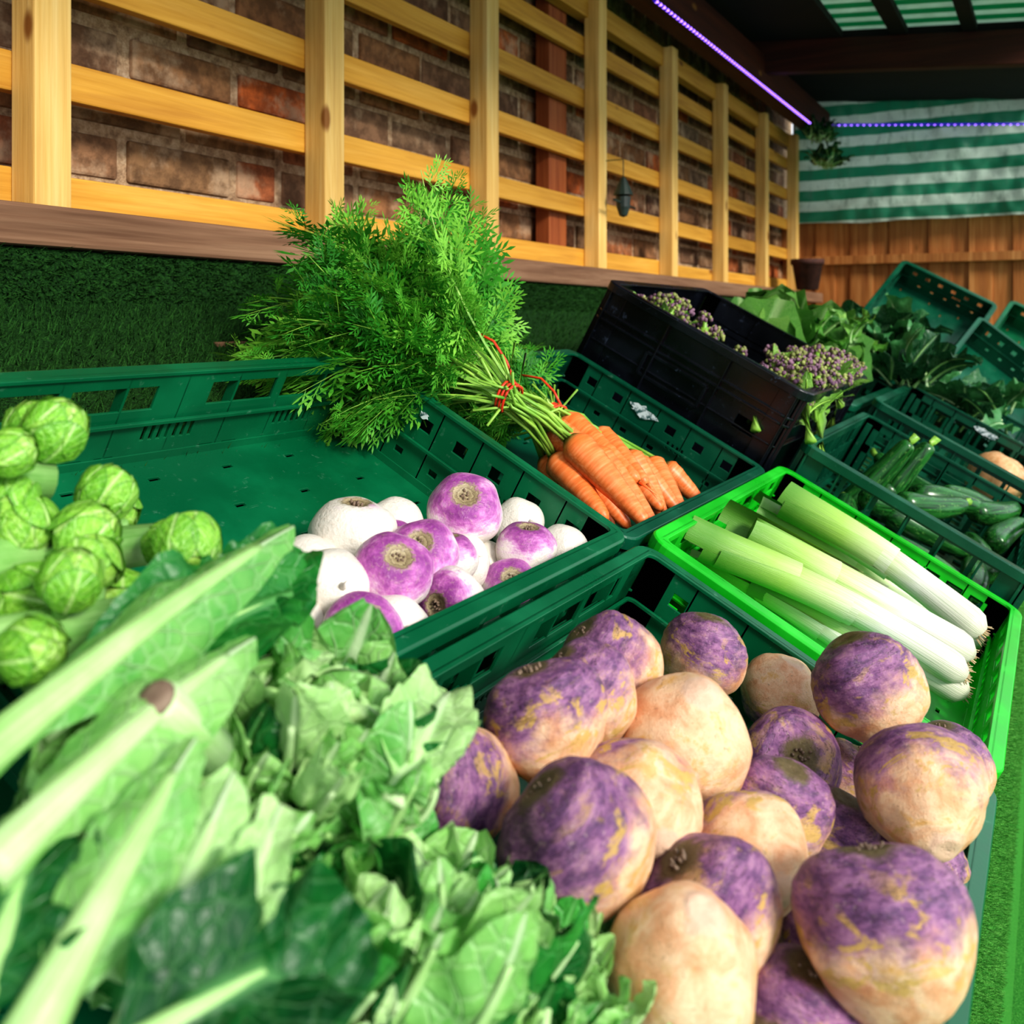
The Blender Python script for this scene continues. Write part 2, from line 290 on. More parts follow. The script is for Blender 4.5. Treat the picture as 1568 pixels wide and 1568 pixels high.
col=mix(nt,mth(nt,'MULTIPLY',sstep(nt,n,.56,.68),.5),ramp(nt,n_,[(.35,C('0c3612')),(.65,C('2a6e2e'))]),C('6aa050')); setc(nt,b,col)
m,nt,b=newmat('squash_skin',.4); M_SQ=m; setc(nt,b,ramp(nt,noi(nt,oc(nt),12),[(.3,C('c9905c')),(.7,C('e0b484'))]))
# ================= CAMERA / LIGHT
cam=bpy.data.cameras.new('camera'); co=bpy.data.objects.new('camera',cam); COL.objects.link(co); sc.camera=co
co.location=(0,0,CAMZ); co.rotation_euler=(math.pi/2,0,math.atan(836/1500)-math.pi/2)
cam.sensor_width=36; cam.lens=1500/1568*36; cam.shift_y=-.1875; cam.clip_start=.01
cam.dof.use_dof=True; cam.dof.focus_distance=1.05; cam.dof.aperture_fstop=8
wd=bpy.data.worlds.new('sky'); sc.world=wd; wd.use_nodes=True; nt=wd.node_tree
bg=nt.nodes['Background']; bg.inputs[0].default_value=(.86,.93,1,1); bg.inputs[1].default_value=1.15
sun=bpy.data.lights.new('sun','SUN'); sun.energy=3.5; sun.angle=math.radians(14); sun.color=(1,.95,.86)
so=bpy.data.objects.new('sun',sun); COL.objects.link(so)
d=Vector((.34,.85,-.44)); so.rotation_euler=d.to_track_quat('-Z','Y').to_euler(); so.location=(-1,-3,4)
sc.view_settings.view_transform='Standard'
try: sc.view_settings.look='Medium High Contrast'
except Exception as e: print(e)
# ================= SHELL
Z=CAMZ
mb=MB(); mb.box((-2,-4,-.05),(7,1.6,0)); mb.obj('floor',[M_TURFB],smooth=False)
mb=MB(); mb.box((-1,1.313,0),(5.6,1.5,Z+1.3),0)
rng=random.Random(3); bh=.082; bw=.24; mo=.019; row=0; z=Z-.35
while z<Z+1.15:
    x=-.6-(row%2)*bw*.5
    while x<5.4:
        j=lambda s:rng.uniform(-s,s)
        w_=bw if rng.random()<.8 else bw*.5
        y0=1.3075+j(.004)
        mb.box((x+j(.004),y0,z+j(.004)),(x+w_-mo+j(.004),1.34,z+bh-mo*.85+j(.004)),1,None,rng.random())
        x+=w_
    z+=bh; row+=1
mb.obj('wall_left',[M_MORTAR,M_BRICK],smooth=False,bevel=.005)
mb=MB(); slz=[(.148,.205),(.308,.362),(.465,.52),(.622,.677),(.78,.835)]
xs=[.84,1.42,2.0,2.64,3.26,3.86,4.5,5.1]
segs=[-.6]+xs+[5.33]
for a_,b_ in zip(segs[:-1],segs[1:]):
    for q,(z0,z1) in enumerate(slz):
        dz=rng.uniform(-.004,.004)
        mb.box((a_+.001,1.215,Z+z0+dz),(b_-.001,1.237,Z+z1+dz),0,None,rng.random())
mb.box((-.6,1.20,Z+.885),(5.33,1.24,Z+.95),0)
for x in xs: mb.box((x-.028,1.165,Z+.145),(x+.028,1.2145,Z+.95),1,None,rng.random())
mb.obj('timber_trellis',[M_SLAT,M_POST],smooth=False,bevel=.003)
mb=MB(); mb.box((2.45,1.245,Z+.145),(2.56,1.29,Z+1.0),0); mb.obj('timber_wall_stud',[M_RED],smooth=False,bevel=.003)
mb=MB(); mb.box((-.6,1.085,Z+.09),(5.33,1.29,Z+.142)); mb.obj('trim_1',[M_LEDGE],smooth=False,bevel=.006)
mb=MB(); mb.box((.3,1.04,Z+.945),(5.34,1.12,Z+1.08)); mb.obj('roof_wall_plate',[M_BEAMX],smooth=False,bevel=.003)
def roofz(y): return Z+1.16-.09*(1.3-y)
def roofslab(mb,x0,x1,y0,y1,dz,th,mat):
    vs=[(x0,y0,roofz(y0)+dz),(x1,y0,roofz(y0)+dz),(x1,y1,roofz(y1)+dz),(x0,y1,roofz(y1)+dz)]
    vs+=[(p[0],p[1],p[2]+th) for p in vs]
    mb.add(vs,[(0,3,2,1),(4,5,6,7),(0,1,5,4),(1,2,6,5),(2,3,7,6),(3,0,4,7)],mat)
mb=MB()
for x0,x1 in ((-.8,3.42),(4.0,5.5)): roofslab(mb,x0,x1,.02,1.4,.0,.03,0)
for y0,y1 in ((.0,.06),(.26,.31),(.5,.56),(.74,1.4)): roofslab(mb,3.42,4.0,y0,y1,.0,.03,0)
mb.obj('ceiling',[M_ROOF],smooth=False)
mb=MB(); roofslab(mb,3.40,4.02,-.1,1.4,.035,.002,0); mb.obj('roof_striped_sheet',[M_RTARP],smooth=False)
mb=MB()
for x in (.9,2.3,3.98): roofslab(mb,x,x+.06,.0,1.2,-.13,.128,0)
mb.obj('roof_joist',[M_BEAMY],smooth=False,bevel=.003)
mb=MB(); y=-.9; k=0
while y<1.3:
    w_=rng.uniform(.085,.105); off=.012*(k%2)
    mb.box((5.36+off,y,0),(5.378+off,y+w_+.012,Z+.53),0,None,rng.random()); y+=w_; k+=1
mb.box((5.31,-.9,Z+.29),(5.36,1.29,Z+.335),0,None,.3)
mb.box((5.39,-.9,0),(5.42,1.3,Z+.53),0,None,.0)
for y in (-.7,.2,1.2): mb.box((5.40,y,0),(5.46,y+.06,Z+1.2),0)
mb.obj('wall_back',[M_FENCE],smooth=False,bevel=.002)
vs=[];fs=[];ny,nz=120,60
for i in range(ny+1):
    for j in range(nz+1):
        y=-.9+2.12*i/ny; q=j/nz; zt=Z+1.19-.1*(1.2-y)/1.06*.9; zb=Z+.505
        z=zb+(zt-zb)*q
        x=5.27+.03*mn.noise(Vector((y*4,z*3,1)))+.022*mn.noise(Vector((y*13,z*10,4)))+.01*mn.noise(Vector((y*30,z*16,4)))
        vs.append((x,y,z+.018*mn.noise(Vector((y*3,0,2)))))
for i in range(ny):
    for j in range(nz):
        a_=i*(nz+1)+j; fs.append((a_,a_+1,a_+nz+2,a_+nz+1))
mb=MB(); mb.add(vs,fs); mb.obj('striped_tarpaulin',[M_TARP])
def led(p0,p1):
    mb=MB(); p0=Vector(p0);p1=Vector(p1); tube(mb,[p0,p1],.0055,6,0); n=int((p1-p0).length/.03)
    for i in range(n):
        p=p0.lerp(p1,(i+.5)/n); tube(mb,[p-Vector((0,.003,.006)),p-Vector((0,.003,.0045)),p+Vector((0,-.003,.003))],[.002,.0065,.002],6,1)
    return mb.obj('led_strip_light',[M_LED,M_LEDB])
led((2.7,1.03,Z+.935),(4.75,1.03,Z+.935)); led((5.215,1.03,Z+1.008),(5.215,-.3,Z+.885))
# ================= TABLE
HT=-.115
mb=MB(); Mt=MT(0,0,0)
mb.box((-1.2,.045,HT-.03),(4.9,1.215,HT-.007),0,Mt); fr=W(0,.045,HT)
mb.box((-1.2,fr.y-.012,fr.z-.07),(4.9,fr.y+.01,fr.z-.004),0)
for x in (-1.1,1.,2.9,4.8):
    mb.box((x-.03,fr.y+.03,0.001),(x+.03,fr.y+.09,fr.z-.02),0); mb.box((x-.03,1.0,0.001),(x+.03,1.06,Z-.03),0)
mb.obj('display_table',[M_LEDGE],smooth=False,bevel=.002)
def blades(mb,n,P0,ux,uy,nrm,ht,seed):
    r=np.random.RandomState(seed); uu=r.rand(n);vv=r.rand(n); ang=r.rand(n)*6.283; h=ht*(.6+.7*r.rand(n)); ln=(r.rand(n,3)-.5)*1.3
    P0=np.array(P0);ux=np.array(ux);uy=np.array(uy);nrm=np.array(nrm)
    p=P0+uu[:,None]*ux+vv[:,None]*uy
    e1=ux/np.linalg.norm(ux);e2=uy/np.linalg.norm(uy)
    w_=(np.cos(ang)[:,None]*e1+np.sin(ang)[:,None]*e2)*.0014
    tip=p+(nrm+ln*.9)*h[:,None]
    V=np.stack([p-w_,p+w_,tip],1).reshape(-1,3); rr_=r.rand(n)
    o=len(mb.v); mb.v+=V.tolist(); mb.f+=[(o+3*i,o+3*i+1,o+3*i+2) for i in range(n)]; mb.m+=[0]*n; mb.uv+=[(0,0,0)]*(3*n)
    mb.r+=np.repeat(rr_,3).tolist()
mb=MB(); mb.box((-1.2,.04,HT-.006),(4.9,1.21,HT),0,Mt)
pw=W(0,1.2,HT); mb.box((-1.2,pw.y-.01,pw.z-.02),(4.9,pw.y+.004,Z+.088),0)
blades(mb,26000,W(.2,.83,HT),(1.6,0,0),Vector((0,ca,sa))*.37,TN,.011,1)
blades(mb,9000,W(1.8,.83,HT),(2.6,0,0),Vector((0,ca,sa))*.37,TN,.013,2)
blades(mb,14000,(.2,pw.y-.01,pw.z),(3.4,0,0),(0,0,Z+.088-pw.z),(0,-1,.1),.011,3)
mb.obj('artificial_grass_mat',[M_TURF],smooth=False)
mb=MB(); mb.box((-1.2,fr.y-.022,0.002),(4.9,fr.y-.013,fr.z-.045),0)
blades(mb,50000,(.55,fr.y-.022,fr.z-.42),(1.9,0,0),(0,0,.375),(0,-1,.3),.007,5)
mb.obj('artificial_grass_skirt',[M_TURFB],smooth=False)
# ================= CRATES
def panel(mb,O,Uv,Vv,N,us,vs_,holes,th,mat=0,M=None):
    us=sorted(set([round(x,5) for x in us]+[round(x,5) for h in holes for x in (h[0],h[2]) if us[0]<x<us[-1]]))
    vs_=sorted(set([round(x,5) for x in vs_]+[round(x,5) for h in holes for x in (h[1],h[3]) if vs_[0]<x<vs_[-1]]))
    nu,nv=len(us)-1,len(vs_)-1
    fill=np.ones((nu+2,nv+2),bool); fill[0]=fill[-1]=False; fill[:,0]=fill[:,-1]=False
    for i in range(nu):
        cu=(us[i]+us[i+1])/2
        for j in range(nv):
            cv=(vs_[j]+vs_[j+1])/2
            for h in holes:
                if h[0]<cu<h[2] and h[1]<cv<h[3]: fill[i+1,j+1]=False;break
    O=Vector(O);Uv=Vector(Uv);Vv=Vector(Vv);N=Vector(N); V=[];idx={};Fc=[]
    def g(i,j,k):
        if (i,j,k) not in idx: idx[(i,j,k)]=len(V); V.append(O+Uv*us[i]+Vv*vs_[j]+N*(th*k))
        return idx[(i,j,k)]
    for i in range(nu):
        for j in range(nv):
            if not fill[i+1,j+1]: continue
            Fc.append((g(i,j,1),g(i+1,j,1),g(i+1,j+1,1),g(i,j+1,1))); Fc.append((g(i,j,0),g(i,j+1,0),g(i+1,j+1,0),g(i+1,j,0)))
            if not fill[i,j+1]: Fc.append((g(i,j,0),g(i,j,1),g(i,j+1,1),g(i,j+1,0)))
            if not fill[i+2,j+1]: Fc.append((g(i+1,j,0),g(i+1,j+1,0),g(i+1,j+1,1),g(i+1,j,1)))
            if not fill[i+1,j]: Fc.append((g(i,j,0),g(i+1,j,0),g(i+1,j,1),g(i,j,1)))
            if not fill[i+1,j+2]: Fc.append((g(i,j+1,0),g(i,j+1,1),g(i+1,j+1,1),g(i+1,j+1,0)))
    mb.add(V,Fc,mat,None,M)
def ring(mb,L,D,r,prof,mat=0,seg=6):
    n=len(prof);vs=[];m=4*(seg+1)
    for (o,z) in prof:
        R=r+o
        for q,(sx,sy) in enumerate(((1,1),(-1,1),(-1,-1),(1,-1))):
            cx,cy=sx*(L/2-r),sy*(D/2-r)
            for k in range(seg+1):
                a=math.pi/2*(q+k/seg); vs.append((cx+R*math.cos(a),cy+R*math.sin(a),z))
    fs=[]
    for i in range(n):
        i2=(i+1)%n
        for k in range(m):
            k2=(k+1)%m; fs.append((i*m+k,i*m+k2,i2*m+k2,i2*m+k))
    mb.add(vs,fs,mat)
def crate(name,a0,a1,b0,b1,hr,H,mat,style='a',M=None,rot=0):
    L=a1-a0-.03; D=b1-b0-.03; mb=MB(); th=.003
    holesL=[];holesS=[]
    def slots(lst,u0,u1,n,v0,v1,fw=.6):
        w=(u1-u0)/n
        for i in range(n): lst.append((u0+i*w,v0,u0+i*w+w*fw,v1))
    if style=='a':
        for c0,c1 in ((.10,.255),(.275,.44),(.56,.725),(.745,.90)): holesL.append((L*c0,H*.60,L*c1,H*.84))
        slots(holesL,L*.12,L*.24,7,H*.26,H*.42,.45); slots(holesL,L*.44,L*.56,7,H*.26,H*.42,.45); slots(holesL,L*.76,L*.88,7,H*.26,H*.42,.45)
        slots(holesL,L*.3,L*.42,2,H*.05,H*.12,.6); slots(holesL,L*.58,L*.7,2,H*.05,H*.12,.6)
        slots(holesS,D*.1,D*.98,6,H*.64,H*.78,.33); slots(holesS,D*.15,D*.9,5,H*.24,H*.31,.22); slots(holesS,D*.32,D*.42,4,H*.42,H*.54,.45)
    elif style=='grid':
        slots(holesL,L*.06,L*.96,9,H*.62,H*.86,.86); slots(holesL,L*.06,L*.96,14,H*.12,H*.5,.75)
        slots(holesS,D*.06,D*.96,6,H*.62,H*.86,.86); slots(holesS,D*.06,D*.96,9,H*.12,H*.5,.75)
    elif style=='lime':
        slots(holesL,L*.05,L*.97,8,H*.7,H*.86,.7); slots(holesL,L*.1,L*.93,16,H*.35,H*.5,.5)
        slots(holesS,D*.08,D*.96,9,H*.66,H*.84,.7); slots(holesS,D*.1,D*.93,12,H*.3,H*.45,.5)
    elif style=='deep':
        holesL.append((L*.42,H*.66,L*.58,H*.8))
        holesS.append((D*.10,H*.52,D*.2,H*.62))
    for sy in (-1,1):
        panel(mb,(-L/2,sy*D/2,-H),(1,0,0),(0,0,1),(0,sy,0),[0,L],[0,H],holesL,th)
    for sx in (-1,1):
        panel(mb,(sx*L/2,-D/2,-H),(0,1,0),(0,0,1),(sx,0,0),[0,D],[0,H],holesS,th)
    fh=[]; nx=int(L/(.055 if style=='grid' else .082)); ny=int(D/(.045 if style=='grid' else .055))
    for i in range(nx):
        for j in range(ny):
            x=(i+.5)*L/nx+(.018 if j%2 else -.018); y=(j+.5)*D/ny
            if style=='grid': fh.append((x-.02,y-.014,x+.02,y+.014))
            else: fh.append((x-.0065,y-.0024,x+.0065,y+.0024))
    panel(mb,(-L/2,-D/2,-H),(1,0,0),(0,1,0),(0,0,1),[0,L],[0,D],fh,.003)
    ring(mb,L,D,.012,[(-.003,.0),(.013,.0),(.015,-.002),(.015,-.016),(.0125,-.016),(.0125,-.003),(.002,-.004),(-.003,-.004)])
    ring(mb,L,D,.012,[(.003,-H*.45),(.008,-H*.45),(.008,-H*.45-.003),(.003,-H*.45-.003)])
    ring(mb,L,D,.012,[(-.001,-H),(.006,-H),(.006,-H+.012),(-.001,-H+.012)])
    if style in('a','lime'): ring(mb,L-.006,D-.006,.010,[(-.004,-H*.5),(.0,-H*.5),(.0,-H*.5-.004),(-.004,-H*.5-.004)])
    def ribs(n,ln,ax):
        for s_ in (-1,1):
            for i in range(n+1):
                c=-ln/2+ln*i/n
                if ax=='x': mb.box((c-.0015,s_*D/2+(0 if s_>0 else -.012),-H),(c+.0015,s_*D/2+(.012 if s_>0 else 0),-.004))
                else: mb.box((s_*L/2+(0 if s_>0 else -.012),c-.0015,-H),(s_*L/2+(.012 if s_>0 else 0),c+.0015,-.004))
    if style=='deep': ribs(3,L*.98,'x'); ribs(3,D*.98,'y')
    else: ribs(8,L*.98,'x'); ribs(6,D*.98,'y')
    for sx in (-1,1):
        for sy in (-1,1):
            x,y=sx*L/2,sy*D/2
            mb.box((min(x,x-sx*.035),min(y,y+sy*.006),-H),(max(x,x-sx*.035),max(y,y+sy*.006),-.003))
            mb.box((min(x,x+sx*.006),min(y,y-sy*.035),-H),(max(x,x+sx*.006),max(y,y-sy*.035),-.003))
            if style=='grid': mb.box((x-sx*.012-.006,y-sy*.012-.006,-H),(x-sx*.012+.006,y-sy*.012+.006,-H*.1))
    if style=='deep':
        for z_ in (-H*.22,-H*.28,-H*.86): ring(mb,L,D,.012,[(.0,z_),(.010,z_),(.010,z_-.004),(.0,z_-.004)])
        y0,y1=-D*.12,D*.2
        for q in (y0,y1): mb.box((-L/2-.010,q-.003,-H*.5),(-L/2,q+.003,-H*.33))
        for zz_ in (-.5,-.33): mb.box((-L/2-.010,y0,H*zz_-.003),(-L/2,y1,H*zz_+.003))
    if M is None: M=MT((a0+a1)/2,(b0+b1)/2,hr)@Matrix.Rotation(rot,4,'Z')
    return mb.obj(name,[mat],M,smooth=False,bevel=.0008)
R=math.radians
crate('green_produce_crate',.385,.985,.455,.855,0,.105,M_GREEN)
crate('green_produce_crate',.99,1.575,.455,.855,-.01,.10,M_GREEN2)
crate('green_produce_crate',.435,1.005,.05,.447,-.005,.108,M_GREEN)
crate('green_produce_crate',-.175,.425,.05,.447,-.005,.108,M_GREEN)
crate('green_produce_crate',-.225,.375,.455,.855,-.0,.105,M_GREEN)
crate('lime_produce_crate',1.015,1.615,.05,.45,0,.105,M_LIME,'lime')
crate('black_deep_crate',1.60,2.16,.46,.865,.125,.236,M_BLACK,'deep')
crate('green_produce_crate',1.64,2.24,.05,.445,.045,.155,M_GREEN2,'grid')
crate('green_produce_crate',2.27,2.87,.05,.445,.075,.18,M_GREEN2,'grid')
crate('green_produce_crate',2.20,2.80,.46,.86,.05,.16,M_GREEN2,'a')
crate('green_produce_crate',2.84,3.44,.46,.86,.05,.16,M_GREEN2,'a')
crate('green_produce_crate',2.90,3.50,.05,.445,.06,.17,M_GREEN2,'grid')
crate('green_produce_crate',0,.6,0,.4,0,.12,M_GREEN2,'a',M=MT(3.75,.25,.14)@Matrix.Rotation(R(-22),4,'Y')@Matrix.Rotation(R(12),4,'X'))
crate('green_produce_crate',0,.6,0,.4,0,.12,M_GREEN2,'a',M=MT(4.05,.62,.16)@Matrix.Rotation(R(-40),4,'Y'))
crate('green_produce_crate',0,.6,0,.4,0,.12,M_GREEN,'a',M=MT(4.2,.2,.20)@Matrix.Rotation(R(-40),4,'Y'))
# ================= TURNIPS
def sph_mesh(name,keys,mats,n=30,seg=44,disp=.08,seed=0,extra=None,ridge=0.):
    mb=MB(); lathe(mb,smoothprof(keys,n),seg,0,disp,1.3,seed,ridge=ridge)
    if extra: extra(mb)
    return mb.mesh(name,mats)
def trn_extra(mb):
    tube(mb,[(0,0,-.8),(.03,.0,-1.),(.1,.02,-1.2),(.12,.1,-1.4)],[.16,.07,.03,.008],8,0)
    for k in range(9):
        a=k*.9; r0=.05+.04*(k%3); tube(mb,[(r0*math.cos(a),r0*math.sin(a),.70),(r0*1.2*math.cos(a),r0*1.2*math.sin(a),.80+.03*(k%2))],[.05,.02],6,1)
tk=[(0,-.9),(.2,-.88),(.55,-.72),(.88,-.38),(1.02,.05),(.93,.45),(.66,.72),(.38,.80),(.26,.76),(.12,.73),(0,.73)]
TM=[sph_mesh('turnip',tk,[M_TURNIP,M_CUT],seed=i,disp=.10,extra=trn_extra) for i in range(4)]
VIEW=lambda p:(Vector((-.3,-.4,CAMZ+.1))-p).normalized()
TD='703,612,-42,36u 783,617,-55,28d 842,583,-25,36c 943,561,-50,28d 714,546,-23,31c 805,547,-54,29d 650,533,-13,31c 868,515,-32,29u 941,502,-45,29d 604,553,-29,29d 827,496,-55,28c 705,496,-31,28l 622,496,-35,28d 574,496,-20,28c 650,607,-62,28d 559,549,-51,28d 858,542,-72,28d 745,585,-55,29c 760,510,-70,28c 765,545,-40,29u'
def parse(s):
    o=[]
    for t in s.split():
        k=len(t)
        while t[k-1].isalpha(): k-=1
        o.append(([int(q) for q in t[:k].split(',')],t[k:]))
    return o
for i,((a_,b_,h_,r_),tg) in enumerate(parse(TD)):
    w=G((a_,b_,h_)); ax={'u':Vector((.1,-.15,1)),'c':VIEW(w)+Vector((0,0,.7)),'d':Vector((.5,.8,-.3)),'l':Vector((-.9,.2,.1))}[tg]+Vector((rng.uniform(-.15,.15),rng.uniform(-.15,.15),0))
    o=mkobj('turnip',TM[i%4],zframe(w,ax,rng.uniform(0,6),r_/1000*1.06)); o.color=(1 if i in (0,1,5,9) else (.25 if tg=='d' else 0),0,0,1)
# ================= SWEDES
def sw_extra(mb):
    for k in range(10):
        a=k*.7; r0=.05+.04*(k%4); tube(mb,[(r0*math.cos(a),r0*math.sin(a),.82),(r0*1.1*math.cos(a),r0*1.1*math.sin(a),.915+.015*(k%2))],[.05,.02],6,1)
sk=[(0,-.88),(.24,-.88),(.34,-.84),(.62,-.68),(.9,-.35),(1.0,.02),(.95,.4),(.74,.72),(.48,.86),(.3,.90),(.2,.90),(0,.88)]
sk2=[(0,-.98),(.2,-.98),(.3,-.91),(.55,-.7),(.88,-.32),(1.0,.1),(.93,.48),(.70,.77),(.45,.88),(.3,.91),(.2,.91),(0,.88)]
sk3=[(0,-1.0),(.1,-.99),(.32,-.89),(.7,-.6),(.95,-.2),(1.0,.15),(.90,.50),(.66,.76),(.42,.86),(.28,.9),(.2,.91),(0,.89)]
SM=[sph_mesh('swede',(sk,sk2,sk3)[i%3],[M_SWEDE,M_CUT],n=80,seg=72,disp=.13,seed=i*5,extra=sw_extra,ridge=.006) for i in range(6)]
SD='723,357,4,42bl 860,316,-10,41u 650,347,9,40bl 578,347,19,42ub 519,361,-16,38l 690,278,10,50dc 947,249,-30,38dc 892,185,45,50ub 957,99,0,41ub 845,211,-30,42c 784,123,45,48r 582,270,12,41d 494,280,30,43bl 725,200,-10,39u 628,202,5,40d 551,204,10,42bl 483,204,25,40dc 563,128,64,47ub 546,139,-7,38u 798,156,-40,38u 918,160,-50,38u 820,95,-29,38u 650,130,-30,40u 500,140,-20,38u 700,100,-40,38u'
for i,((a_,b_,h_,r_),tg) in enumerate(parse(SD)):
    w=G((a_,b_,h_)); vw=VIEW(w)
    ax={'u':Vector((.1,-.3,1)),'ub':Vector((.05,.35,1)),'bl':Vector((-.3,.6,.8)),'c':vw+Vector((0,0,.3)),'d':Vector((.7,.75,.1)),'dc':Vector((.1,.35,-.95)),'l':Vector((-.8,.2,.4)),'r':Vector((.75,.35,.45))}[tg]+Vector((rng.uniform(-.15,.15),rng.uniform(-.15,.15),0))
    o=mkobj('swede',SM[i%6],zframe(w,ax,rng.uniform(0,6),r_/1000)); o.color=({'dc':.6,'d':.3,'r':.1}.get(tg,.12 if i%2 else 0),0,0,1)
# ================= LEEKS
def leek(p0,p1,r,seed):
    rg=random.Random(seed); mb=MB(); p0=Vector(p0);p1=Vector(p1); n=26; ax=(p1-p0); L=ax.length; pts=[];rad=[]
    sd=ax.cross(TN).normalized(); bend=rg.uniform(-.012,.012)
    for i in range(n+1):
        t=i/n; pts.append(p0+ax*t+sd*bend*math.sin(t*math.pi)+TN*(.006*math.sin(t*3)))
        rad.append(r*(.45+.6*min(1,t*18)**.5 if t<.06 else (1.05-.1*min(1,(t-.06)*4)+.12*max(0,t-.6)))*1.0)
    tube(mb,pts,rad,20,0,cap=True)
    dirv=ax.normalized(); up=sd.cross(dirv)
    for k in range(5):
        a0=rg.uniform(0,6.28); span=rg.uniform(1.6,2.6); t0=rg.uniform(.4,.7); ext=rg.uniform(.0,.05); vs=[];uv=[];fs=[];m=12;nn=12
        for i in range(nn+1):
            t=t0+(1.0+ext/L-t0)*i/nn; q=i/nn
            c=p0+ax*t+sd*bend*math.sin(min(t,1)*math.pi)+TN*(.006*math.sin(t*3))
            rr_=r*(1.0+.12*max(0,t-.6))*(1.03+.22*q*q+.03*k)
            for j in range(m+1):
                a=a0+span*(j/m-.5)*(1-.45*q); vs.append(c+(sd*math.cos(a)+up*math.sin(a))*rr_); uv.append((j/m+k*.3,t*.93+.08*q-.05*(k%2),0))
        for i in range(nn):
            for j in range(m): z_=i*(m+1)+j; fs.append((z_,z_+1,z_+m+2,z_+m+1))
        mb.add(vs,fs,0,uv)
    for k in range(26):
        a=rg.uniform(0,6.28); rr_=r*.5*rg.random(); s_=p0+(sd*math.cos(a)+up*math.sin(a))*rr_; e=s_-dirv*rg.uniform(.003,.007)+(sd*math.cos(a)+up*math.sin(a))*rg.uniform(0,.006)
        tube(mb,[s_+dirv*.004,e],[.0009,.0004],4,1)
    return mb.obj('leek',[M_LEEK,M_ROOT])
for k,(A,B,r) in enumerate([((1398,96,0),(1402,371,12),.0215),((1325,100,-10),(1221,384,0),.020),((1248,100,-12),(1166,396,-20),.019),((1265,88,-35),(1234,323,-50),.019),((1523,82,-50),(1419,386,-30),.02),((1237,135,-60),(1222,412,-55),.019),((1340,95,-50),(1300,380,-40),.019)]): leek(G(A),G(B),r,k)
# ================= CARROTS
def frond_mesh(seed):
    rg=random.Random(seed); mb=MB(); L=1.
    bendy=rg.uniform(-.7,.7); bendz=rg.uniform(-.5,.9)
    def B(p): 
        x,y,z=p; return (x-.12*x*x*abs(bendz),y+bendy*x*x*.4,z-bendz*x*x*.5)
    tube(mb,[B((L*i/8,0,0)) for i in range(9)],[.008*(1-.8*i/8) for i in range(9)],4,0)
    def lf(p,d,n_,l,w):
        d=d.normalized(); s_=d.cross(n_).normalized(); m_=p+d*l*.55
        mb.add([B(p),B(m_+s_*w),B(p+d*l),B(m_-s_*w)],[(0,1,2,3)],1)
    npn=8
    for i in range(npn):
        s=.34+.64*i/npn; lp=.26*math.sin(math.pi*min(1,(.25+.75*i/npn)))**.6*(1-.35*i/npn)+.04
        lp*=rg.uniform(.75,1.2)
        for sd in (-1,1):
            a=R(rg.uniform(30,72)); d=Vector((math.cos(a),sd*math.sin(a),rg.uniform(-.8,.9))).normalized(); p0=Vector((s+rg.uniform(-.02,.02),0,0))
            n_=Vector((rg.uniform(-.9,.9),rg.uniform(-.9,.9),1)).normalized()
            mb.add([B(p0),B(p0+d*lp),B(p0+Vector((0,0,.004))+d*lp*.5)],[(0,1,2)],0)
            for j in range(4):
                q=p0+d*lp*(.25+.75*j/4); l2=lp*.52*(1-.4*j/4)
                sv=d.cross(n_).normalized()
                for s2 in (-1,1):
                    d2=(d*rg.uniform(.6,1.)+sv*s2+n_*rg.uniform(-.6,.6)).normalized()
                    for t_,an in ((.3,.8),(.35,-.8),(.75,.7),(.75,-.7),(1,0)):
                        sv2=d2.cross(n_).normalized(); d3=d2+sv2*an
                        lf(q+d2*l2*t_*.7,d3,n_,l2*.55,l2*.065)
                    lf(q,d2,n_,l2*.8,l2*.035)
            lf(p0+d*lp*.95,d,n_,lp*.2,lp*.03)
    return mb.mesh('frond',[M_STEM,M_FROND],False)
FR=[frond_mesh(s) for s in range(8)]
def carrot(mb,p0,p1,r,seed):
    rg=random.Random(seed); p0=Vector(p0);p1=Vector(p1); ax=p1-p0; sd=ax.cross(TN).normalized(); n=18; pts=[];rad=[]; bd=rg.uniform(-.008,.008)
    for i in range(n+1):
        t=i/n; pts.append(p0+ax*t+sd*bd*math.sin(t*3.1)); 
        rad.append(r*min(1,(.45+t*6))*(1-t**1.6*.68)*(1+.05*mn.noise(Vector((seed,t*9,0)))) if t<.97 else r*.14)
    tube(mb,pts,rad,16,0,rnd=rg.random())
    tube(mb,[p1,p1+ax.normalized()*.03+sd*rg.uniform(-.01,.01)],[r*.14,.0004],5,0,rnd=rg.random())
